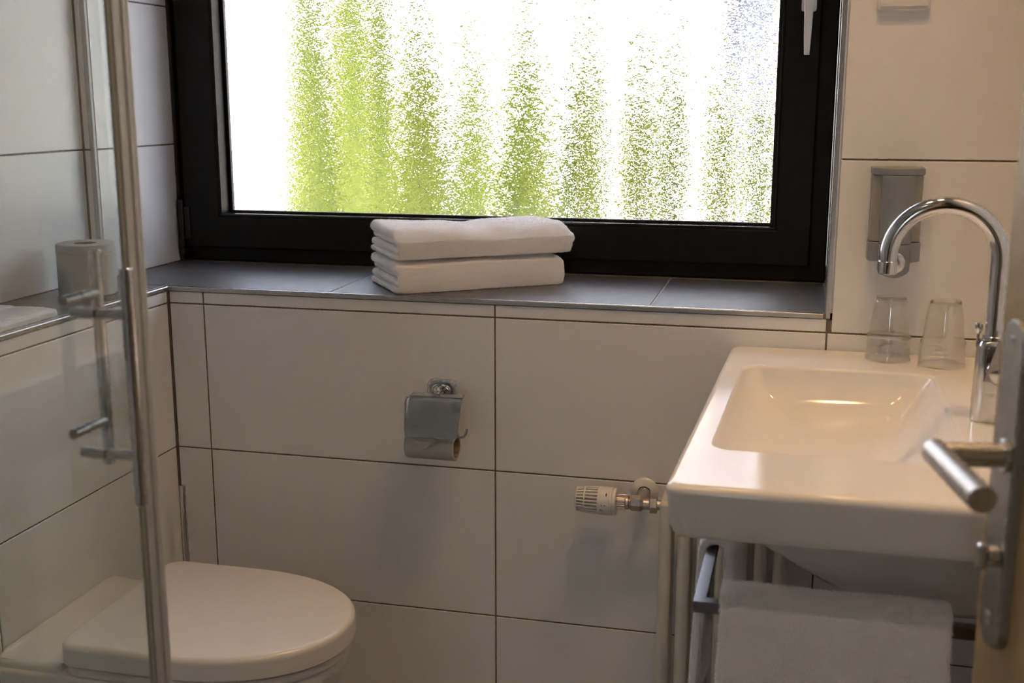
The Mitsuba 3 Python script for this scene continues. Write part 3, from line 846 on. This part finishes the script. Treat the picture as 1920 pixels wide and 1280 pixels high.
# ------------------------------------------------------------------ towels
def soft_solid(polys, depths, edge, iters):
    """union of (x,z) outlines swept along y over (y0,y1), retriangulated evenly and softened like cloth"""
    out = None
    for poly, (y0, y1) in zip(polys, depths):
        c = np.array(Polygon(poly.exterior).simplify(0.0003).exterior.coords)[:-1]
        if not poly.exterior.is_ccw:
            c = c[::-1]
        e = m3.CrossSection([c]).extrude(y1 - y0).translate((0, 0, y0))
        out = e if out is None else out + e
    mm = out.refine_to_length(edge).to_mesh()
    v = np.array(mm.vert_properties[:, :3], float)
    m = trimesh.Trimesh(np.column_stack([v[:, 0], v[:, 2], v[:, 1]]), np.array(mm.tri_verts), process=True)
    m.fix_normals()
    trimesh.smoothing.filter_laplacian(m, lamb=0.5, iterations=iters, volume_constraint=False)
    return m


def fluff(m, amp, scale, seed):
    m = m.copy()
    n = m.vertex_normals
    d = amp * (meshkit.fbm(m.vertices * scale, 3, seed) - 0.5) * 2
    m.vertices = m.vertices + n * d[:, None]
    return m


def folded_towel(L, D, H, seed, right_roll=False, split=0.5, dome=0.006):
    h1 = H * split
    def slabr(x0, z0, z1, r=None):
        r = r or (z1 - z0) / 2 - 0.0003
        return sbox(x0, z0, L, z1).buffer(-r).buffer(r)
    whole = sbox(0.008, 0.0, L, H).buffer(-0.010).buffer(0.010)
    lobes = [slabr(0.0, h1 + 0.010, H), slabr(0.007, h1 + 0.0005, h1 + 0.012), slabr(0.002, h1 * 0.42, h1 - 0.0015), slabr(0.0, 0.0, h1 * 0.40)]
    lob = unary_union(lobes + [sbox(0.024, 0.001, L - 0.012, H - 0.001)])
    polys, deps = [whole, Polygon(lob.exterior)], [(0.0, 0.020), (0.003, D)]
    if right_roll:
        polys.append(sbox(L - 0.03, H * 0.28, L + 0.012, H * 0.74).buffer(-0.012).buffer(0.012))
        deps.append((0.012, D - 0.01))
    m = soft_solid(polys, deps, 0.0034, 9)
    v = m.vertices.copy()
    e = np.clip((0.055 - v[:, 1]) / 0.055, 0, 1)
    v[:, 2] -= dome * e ** 2.2 * np.clip(v[:, 2] / H, 0, 1) ** 2
    m.vertices = v
    v = m.vertices.copy()
    s = np.clip(v[:, 2] / H, 0, 1)
    lump = (meshkit.fbm(np.column_stack([v[:, 0] * 9, v[:, 1] * 12, v[:, 0] * 0 + seed]), 2, seed) - 0.5)
    v[:, 2] += s ** 1.5 * lump * 0.012
    # the front layer is wrapped round, sides bulge
    v[:, 1] += -0.004 * np.sin(PI * s) * (v[:, 1] < D * 0.3) + (meshkit.noise(np.column_stack([v[:, 0] * 8, v[:, 2] * 20, 0 * s]), seed + 4) - 0.5) * 0.006
    # keep the underside flat where it rests
    v[:, 2] = np.maximum(v[:, 2], 0.0)
    m.vertices = v
    m = fluff(m, 0.0011, 260, seed)
    v = m.vertices.copy()
    v[:, 2] = np.maximum(v[:, 2], 0.0)
    m.vertices = v
    return m


def pile(m, n, length, width, seed, sag=0.25):
    """terry loops as short fibres standing on the cloth"""
    g = np.random.default_rng(seed)
    a = m.area_faces
    f = g.choice(len(a), n, p=a / a.sum())
    w = g.random((n, 2))
    w[w.sum(1) > 1] = 1 - w[w.sum(1) > 1]
    tri = m.vertices[m.faces[f]]
    p = tri[:, 0] + w[:, :1] * (tri[:, 1] - tri[:, 0]) + w[:, 1:] * (tri[:, 2] - tri[:, 0])
    nr = m.face_normals[f]
    d = nr + 0.75 * g.normal(size=(n, 3)) + np.array([0, 0, -sag])
    d /= np.linalg.norm(d, axis=1, keepdims=True)
    s = np.cross(d, g.normal(size=(n, 3)))
    s /= np.linalg.norm(s, axis=1, keepdims=True)
    L = (length * (0.6 + 0.8 * g.random(n)))[:, None]
    V = np.stack([p - s * width / 2 - nr * 0.0003, p + s * width / 2 - nr * 0.0003, p + d * L + s * width * 0.3, p + d * L - s * width * 0.3], 1).reshape(-1, 3)
    i = np.arange(n) * 4
    return V, np.vstack([np.stack([i, i + 1, i + 2], 1), np.stack([i, i + 2, i + 3], 1)])


def add_pile(key, m, n, length, width, seed):
    k = add('pile', pile(m, n, length, width, seed), 'm_pile', key)
    labels[k] = {'label': 'short terry pile', 'kind': 'stuff'}


def stand(m, x, y, z, rz):
    c, s = math.cos(rz), math.sin(rz)
    return place(m, [[c, -s, 0, x], [s, c, 0, y], [0, 0, 1, z], [0, 0, 0, 1]])


TA = math.radians(35.5)
lowt = folded_towel(0.352, 0.186, 0.0605, 11)
v = lowt.vertices.copy()
v[:, 2] = np.minimum(v[:, 2], 0.0605 + 0.12 * (v[:, 2] - 0.0605))
lowt.vertices = v
lowt = stand(lowt, 0.4030, 0.006, SILL + 0.0006, TA)
key = add('towel', lowt, M_TOWEL, smooth=True)
add_pile(key, lowt, 60000, 0.0013, 0.0006, 31)
tag(key, 'folded white terry towel lying on the sill, the lower of the stack of two', 'towel')
up = folded_towel(0.368, 0.186, 0.0590, 23, True, 0.46, 0.026)
v = up.vertices.copy()
sx = v[:, 0] / 0.368
v[:, 2] -= (v[:, 2] / 0.064) ** 2 * (0.0075 * np.exp(-((sx - 0.52) / 0.10) ** 2) + 0.004 * np.exp(-((sx - 0.70) / 0.06) ** 2) * (v[:, 1] < 0.06))
up.vertices = v
up = stand(up, 0.4035, 0.0085, SILL + 0.0650, TA)
key = add('towel', up, M_TOWEL, smooth=True)
add_pile(key, up, 60000, 0.0013, 0.0006, 32)
tag(key, 'folded white terry towel on top of the stack of two on the sill', 'towel')

# ------------------------------------------------------------------ towel rail and hand towels
RZ, RYN, RXF, HB = 0.6925, -0.7165, 1.0475, 0.0072
rail = unary_union([Polygon([(1.0395, RYN - HB), (XR, RYN - HB), (XR, RYN + HB), (1.0395 + 2 * HB, RYN + HB), (1.0470 + 2 * HB, -0.10 - HB), (XR, -0.10 - HB), (XR, -0.10 + HB), (1.0470, -0.10 + HB)])])
t = thing('towel_rail', 'dark metal square-bar towel rail running under the washbasin', 'towel rail')
c0 = extrude_xy(rail, RZ - HB, RZ + HB)
add('bar', c0, M_RAIL, t)
add('rosette', cbox(XR - 0.008, XR, RYN - 0.016, RYN + 0.016, RZ - 0.016, RZ + 0.016, 0.001), M_RAIL, t)
add('rosette', cbox(XR - 0.008, XR, -0.116, -0.084, RZ - 0.016, RZ + 0.016, 0.001), M_RAIL, t)


def drape(cy, cz, r_in, th, front, back, spread_f=0.0, spread_b=0.0, n=24):
    """outline (u,z) of a cloth of thickness th hung over a bar at (cy,cz): front fall at u<0"""
    mid = [(cy - r_in - th / 2 - spread_f, cz - front), (cy - r_in - th / 2 - spread_f * 0.6, cz - front * 0.5), (cy - r_in - th / 2, cz)]
    mid += [(cy - (r_in + th / 2) * math.cos(a), cz + (r_in + th / 2) * math.sin(a) * 0.95) for a in np.linspace(0.1, PI - 0.1, n)]
    mid += [(cy + r_in + th / 2, cz), (cy + r_in + th / 2 + spread_b * 0.6, cz - back * 0.5), (cy + r_in + th / 2 + spread_b, cz - back)]
    from shapely.geometry import LineString
    return LineString(mid).buffer(th / 2, quad_segs=6)


# front towel: hangs over the near bar, outline in (y,z), swept along x
p1 = drape(RYN, RZ + 0.006, 0.0115, 0.0155, 0.275, 0.20, 0.004, 0.002)
m = soft_solid([p1], [(0, 0.262)], 0.0027, 4)
v = m.vertices.copy()
u_ = v[:, 1].copy()
drop = np.clip((RZ - v[:, 2]) / 0.27, 0, 1)
yy = v[:, 0] + np.where(v[:, 0] < RYN, -1, 0.3) * drop * 0.004 * np.sin(u_ * 42 + 0.6)
m.vertices = np.column_stack([1.0735 + u_ + drop * (u_ - 0.131) * 0.05, yy, v[:, 2] + 0.0010 * np.sin(u_ * 40)])
m.fix_normals()
m = fluff(m, 0.0016, 260, 5)
key = add('hand_towel', m, M_TOWEL, smooth=True)
add_pile(key, m, 110000, 0.0025, 0.0008, 33)
tag(key, 'white fluffy hand towel hanging over the front bar of the towel rail', 'towel')
# side towel: over the long bar, outline in (x,z), swept along y away from the camera
p2 = drape(1.0535, RZ + 0.002, 0.0110, 0.0115, 0.30, 0.22, 0.012, 0.004)
m = soft_solid([p2], [(0, 0.33)], 0.0034, 3)
v = m.vertices.copy()
drop = np.clip((RZ - v[:, 2]) / 0.30, 0, 1)
v[:, 0] += drop * 0.006 * np.sin(v[:, 1] * 30) * np.where(v[:, 0] < 1.05, 1, 0.6) + 0.0065 * v[:, 1] / 0.33 * 0
v[:, 1] += -0.548
m.vertices = v
m = fluff(m, 0.0011, 300, 9)
key = add('hand_towel', m, M_TOWEL, smooth=True)
add_pile(key, m, 60000, 0.0016, 0.0006, 34)
tag(key, 'white hand towel hanging over the side bar of the towel rail, next to the radiator', 'towel')

# ------------------------------------------------------------------ corner shower enclosure
t = thing('shower_enclosure', 'clear glass corner shower enclosure with chrome bar handles at left', 'shower enclosure')
GXs, GYs, GH = 0.5045, -1.0360, 2.02


def sheet(pts):
    return (np.array(pts), np.array([[0, 1, 2], [0, 2, 3]]))


sd = [(LX + 0.002, 0.06), (GXs - 0.016, 0.06), (GXs - 0.016, GH), (UX + 0.002, GH), (UX + 0.002, SILL + 0.003), (LX + 0.002, SILL + 0.003)]
add('side_door', (np.array([(x, GYs, z) for x, z in sd]), np.array([[0, 1, 5], [1, 2, 5], [5, 2, 3], [5, 3, 4]])), 'm_shower_glass', t, label='clear glass door towards the toilet')
add('front_door', sheet([(GXs, YF + 0.02, 0.06), (GXs, GYs - 0.0215, 0.06), (GXs, GYs - 0.0215, GH), (GXs, YF + 0.02, GH)]), 'm_shower_glass', t, label='clear glass door towards the room')
add('edge_profile', cat(cbox(GXs - 0.004, GXs + 0.004, GYs - 0.022, GYs - 0.0085, 0.05, GH, 0.0008), cbox(GXs - 0.0025, GXs + 0.0055, GYs - 0.0085, GYs + 0.001, 0.05, GH, 0.002)), M_ALU, t, label='matt aluminium closing profile')
add('edge_profile', cat(cbox(GXs - 0.017, GXs - 0.0045, GYs - 0.004, GYs + 0.004, 0.05, GH, 0.0008)), M_ALU, t)
add('closing_fin', cbox(GXs - 0.004, GXs + 0.0048, GYs + 0.0015, GYs + 0.0065, 0.05, GH, 0.0016), M_FIN, t, label='white closing fin')
add('seal', cbox(GXs - 0.0018, GXs + 0.0018, GYs - 0.0262, GYs - 0.0222, 0.05, GH, 0.0005), M_SEALPL, t, label='pale plastic seal')
add('wall_profile', cbox(UX + 0.0005, UX + 0.028, GYs - 0.012, GYs + 0.012, SILL + 0.002, GH, 0.001), M_ALU, t)
add('tray', rbox(LX + 0.001, GXs + 0.03, YF + 0.001, GYs + 0.03, 0.0, 0.05, 0.012), M_CERAMIC, t, 40)


def bar_handle(cx, cy, out, mat=M_CHROME):
    """vertical bar with two standoffs through the glass; out: from the glass towards the bar"""
    ox, oy = out
    b = add('handle', cyl((cx, cy, 0.9165), (cx, cy, 1.1475), 0.0063, 32, c=0.0010), mat, t, 35, label='chrome bar handle')
    for z in (0.9655, 1.1030):
        add('standoff', cat(cyl((cx, cy, z), (cx - ox * 0.0315, cy - oy * 0.0315, z), 0.0052, 28), cyl((cx - ox * 0.0335, cy - oy * 0.0335, z), (cx - ox * 0.060, cy - oy * 0.060, z), 0.0056, 28, c=0.0006)), mat, b, 35)
        add('washer', cyl((cx - ox * 0.0310, cy - oy * 0.0310, z), (cx - ox * 0.0345, cy - oy * 0.0345, z), 0.0048, 24), M_RUBBER, b, 35)


bar_handle(GXs + 0.0335, -1.1120, (1, 0))
bar_handle(0.4335, GYs + 0.0335, (0, 1))

# ------------------------------------------------------------------ open door with its lever handle
DO, DU, DN = np.array([1.3120, -1.032]), np.array([0.174, -0.985]), np.array([-0.985, -0.174])
DU, DN = DU / np.linalg.norm(DU), DN / np.linalg.norm(DN)
DM = np.array([[DU[0], DN[0], 0, DO[0]], [DU[1], DN[1], 0, DO[1]], [0, 0, 1, 0], [0, 0, 0, 1]], float)   # local (a along the leaf, b out of its face, z)


def dplace(m):
    m = place(m, DM)
    m.fix_normals()
    return m


d1 = struct('door_1', dplace(cbox(0, 0.86, -0.040, 0.0, 0.005, 2.01, 0.002)), M_WOOD, 'open light wood door leaf at the right edge')
sp = [np.array([(x, b, z) for x, z in [(q[0], q[1]) for q in rr(0.0300 + i, 0.0760 - i, 0.850 + i, 1.1285 - i, 0.0205 - i, 0, 14)[:, :2]]]) for b, i in ((0.0003, 0), (0.0075, 0), (0.0090, 0.0012), (0.0092, 0.003))]
hp = add('handle_plate', dplace(loft(sp)), M_PLATE, d1, 35, label='long brushed steel handle plate')
add('screw', dplace(cyl((0.053, 0.0088, 1.112), (0.053, 0.0101, 1.112), 0.0036, 20, c=0.0005)), M_BRIGHT, hp)
add('screw', dplace(cyl((0.053, 0.0088, 0.8770), (0.053, 0.0101, 0.8770), 0.0030, 20, c=0.0005)), M_BRIGHT, hp)
add('screw', dplace(cyl((0.053, 0.0088, 0.8690), (0.053, 0.0101, 0.8690), 0.0024, 20, c=0.0005)), M_BRIGHT, hp)
LZ = 1.0190
add('lever', dplace(cat(cyl((0.062, 0.0090, LZ), (0.062, 0.064, LZ), 0.0098, 36), cyl((0.052, 0.064, LZ), (0.172, 0.064, LZ), 0.0105, 40, c=0.0008), cyl((0.062, 0.009, LZ), (0.062, 0.014, LZ), 0.0135, 36, c=0.001))), M_STEEL, d1, 35, label='round brushed steel lever handle')
add('thumb_turn', dplace(cat(cyl((0.062, 0.009, 0.9330), (0.062, 0.019, 0.9330), 0.0088, 32, c=0.001), cbox(0.0575, 0.0665, 0.018, 0.026, 0.922, 0.944, 0.002))), M_STEEL, d1, 35, label='small steel thumb turn')

# ------------------------------------------------------------------ outside: sunlit yard behind the obscure pane
gk = struct('ground', bx(-14, 14, 0.9, 16, -0.3, -0.05), 'm_paving', 'pale paved yard outside the window')
scene[gk]['bsdf'] = {'type': 'ref', 'id': 'm_paving'}
t = thing('house', 'cream rendered house across the yard, a bright blur through the obscure window', 'house')
add('wall', bx(-9, 8, 8.0, 12, -0.05, 3.3), 'm_render', t)
add('window', cbox(0.50, 0.88, 7.93, 8.05, 1.90, 3.15, 0.01), 'm_slatewin', t, label='dark bluish window')
add('window', cbox(1.02, 1.40, 7.93, 8.05, 1.90, 3.15, 0.01), 'm_slatewin', t, label='dark bluish window')
add('roof', loft([np.array([(-9.4, y, 3.3 + h), (8.4, y, 3.3 + h), (8.4, y, 3.4 + h), (-9.4, y, 3.4 + h)]) for y, h in ((7.6, 0), (10, 0.9), (12.4, 0))]), 'm_roof', t)


def shrub(x, y, hw, ztop, z0, label, seed, taper=1.3, n=1500):
    k = thing('shrub', label, 'shrub', None)
    g = np.random.default_rng(seed)
    h = g.random(n) ** 0.8
    rad = hw * np.sqrt(g.random(n) * 0.6 + 0.4) * np.clip(1 - h ** taper, 0.03, 1) * (0.55 + 0.45 * np.minimum(1, h * 6))
    a = g.random(n) * 2 * PI
    c = np.column_stack([x + rad * np.cos(a), y + rad * np.sin(a), z0 + (ztop - z0) * h])
    s = 0.035 + 0.02 * g.random(n)
    u1 = g.normal(size=(n, 3)); u1 /= np.linalg.norm(u1, axis=1, keepdims=True)
    u2 = np.cross(u1, g.normal(size=(n, 3))); u2 /= np.linalg.norm(u2, axis=1, keepdims=True)
    V = np.stack([c - u1 * s[:, None], c + u2 * s[:, None] * 0.5, c + u1 * s[:, None], c - u2 * s[:, None] * 0.5], 1).reshape(-1, 3)
    i = np.arange(n) * 4
    F = np.vstack([np.stack([i, i + 1, i + 2], 1), np.stack([i, i + 2, i + 3], 1)])
    add('foliage', (V, F), M_LEAF, k)
    ang = np.arange(20) * 2 * PI / 20
    lo = []
    for hh in np.linspace(0, 0.97, 14):
        rc = 0.88 * hw * max(1 - hh ** taper, 0.02) * (0.55 + 0.45 * min(1, hh * 6)) * (1 + 0.10 * np.sin(ang * 5 + hh * 17 + seed))
        lo.append(np.stack([x + rc * np.cos(ang), y + rc * np.sin(ang), np.full(20, z0 + (ztop - z0) * hh)], 1))
    add('inner_foliage', loft(lo), M_LEAF, k, True)
    add('stem', cyl((x, y, -0.06), (x, y, z0 + (ztop - z0) * 0.5), 0.02, 10, 0.008), M_BARK, k)


def at_y(px, py, y):
    rgt = np.array([math.cos(YAW), -math.sin(YAW), 0])
    up = np.cross(rgt, fwd)
    d = fwd + rgt * (px - 960) / FPX - up * (py - 640) / FPX
    return CAM + d * (y - CAM[1]) / d[1]


GD = 3.6
spec = [(572, -60, 30, 'tall narrow green shrub, leftmost of the green blurs in the window'), (648, -120, 34, 'tall green shrub, second green blur from the left in the window'),
        (706, -20, 22, 'slim green shrub, third green blur from the left in the window'), (785, 120, 62, 'broad green shrub left of the middle of the window, above the towels'),
        (884, 170, 36, 'green pointed shrub in the middle of the window'), (985, 150, 52, 'broad green shrub right of the middle of the window'),
        (1098, 180, 36, 'green shrub just right of the towels in the window'), (1200, 215, 24, 'small green shrub, fourth green blur from the right in the window'),
        (1258, 225, 24, 'small green shrub, third green blur from the right in the window'), (1355, 255, 26, 'small green shrub, second green blur from the right in the window'),
        (1428, 255, 28, 'small green shrub at the right edge of the window glass')]
for i, (px, py, hw, lb) in enumerate(spec):
    gy = (3.6, 4.3, 3.55, 2.45, 3.85, 3.05, 3.3, 2.65, 3.0, 2.65, 3.0)[i]
    P = at_y(px, py, gy)
    B = at_y(px, 470 if px < 1150 else 405, gy)
    if px < 1050:
        B[2] = -0.04
    W = at_y(px + hw, py, gy)[0] - P[0]
    shrub(P[0], gy, W * (1.95 if px < 1050 else 1.45), P[2], B[2], lb, 40 + i, 1.6 if px < 1150 else 2.0, 5200 if hw > 40 else 3600)
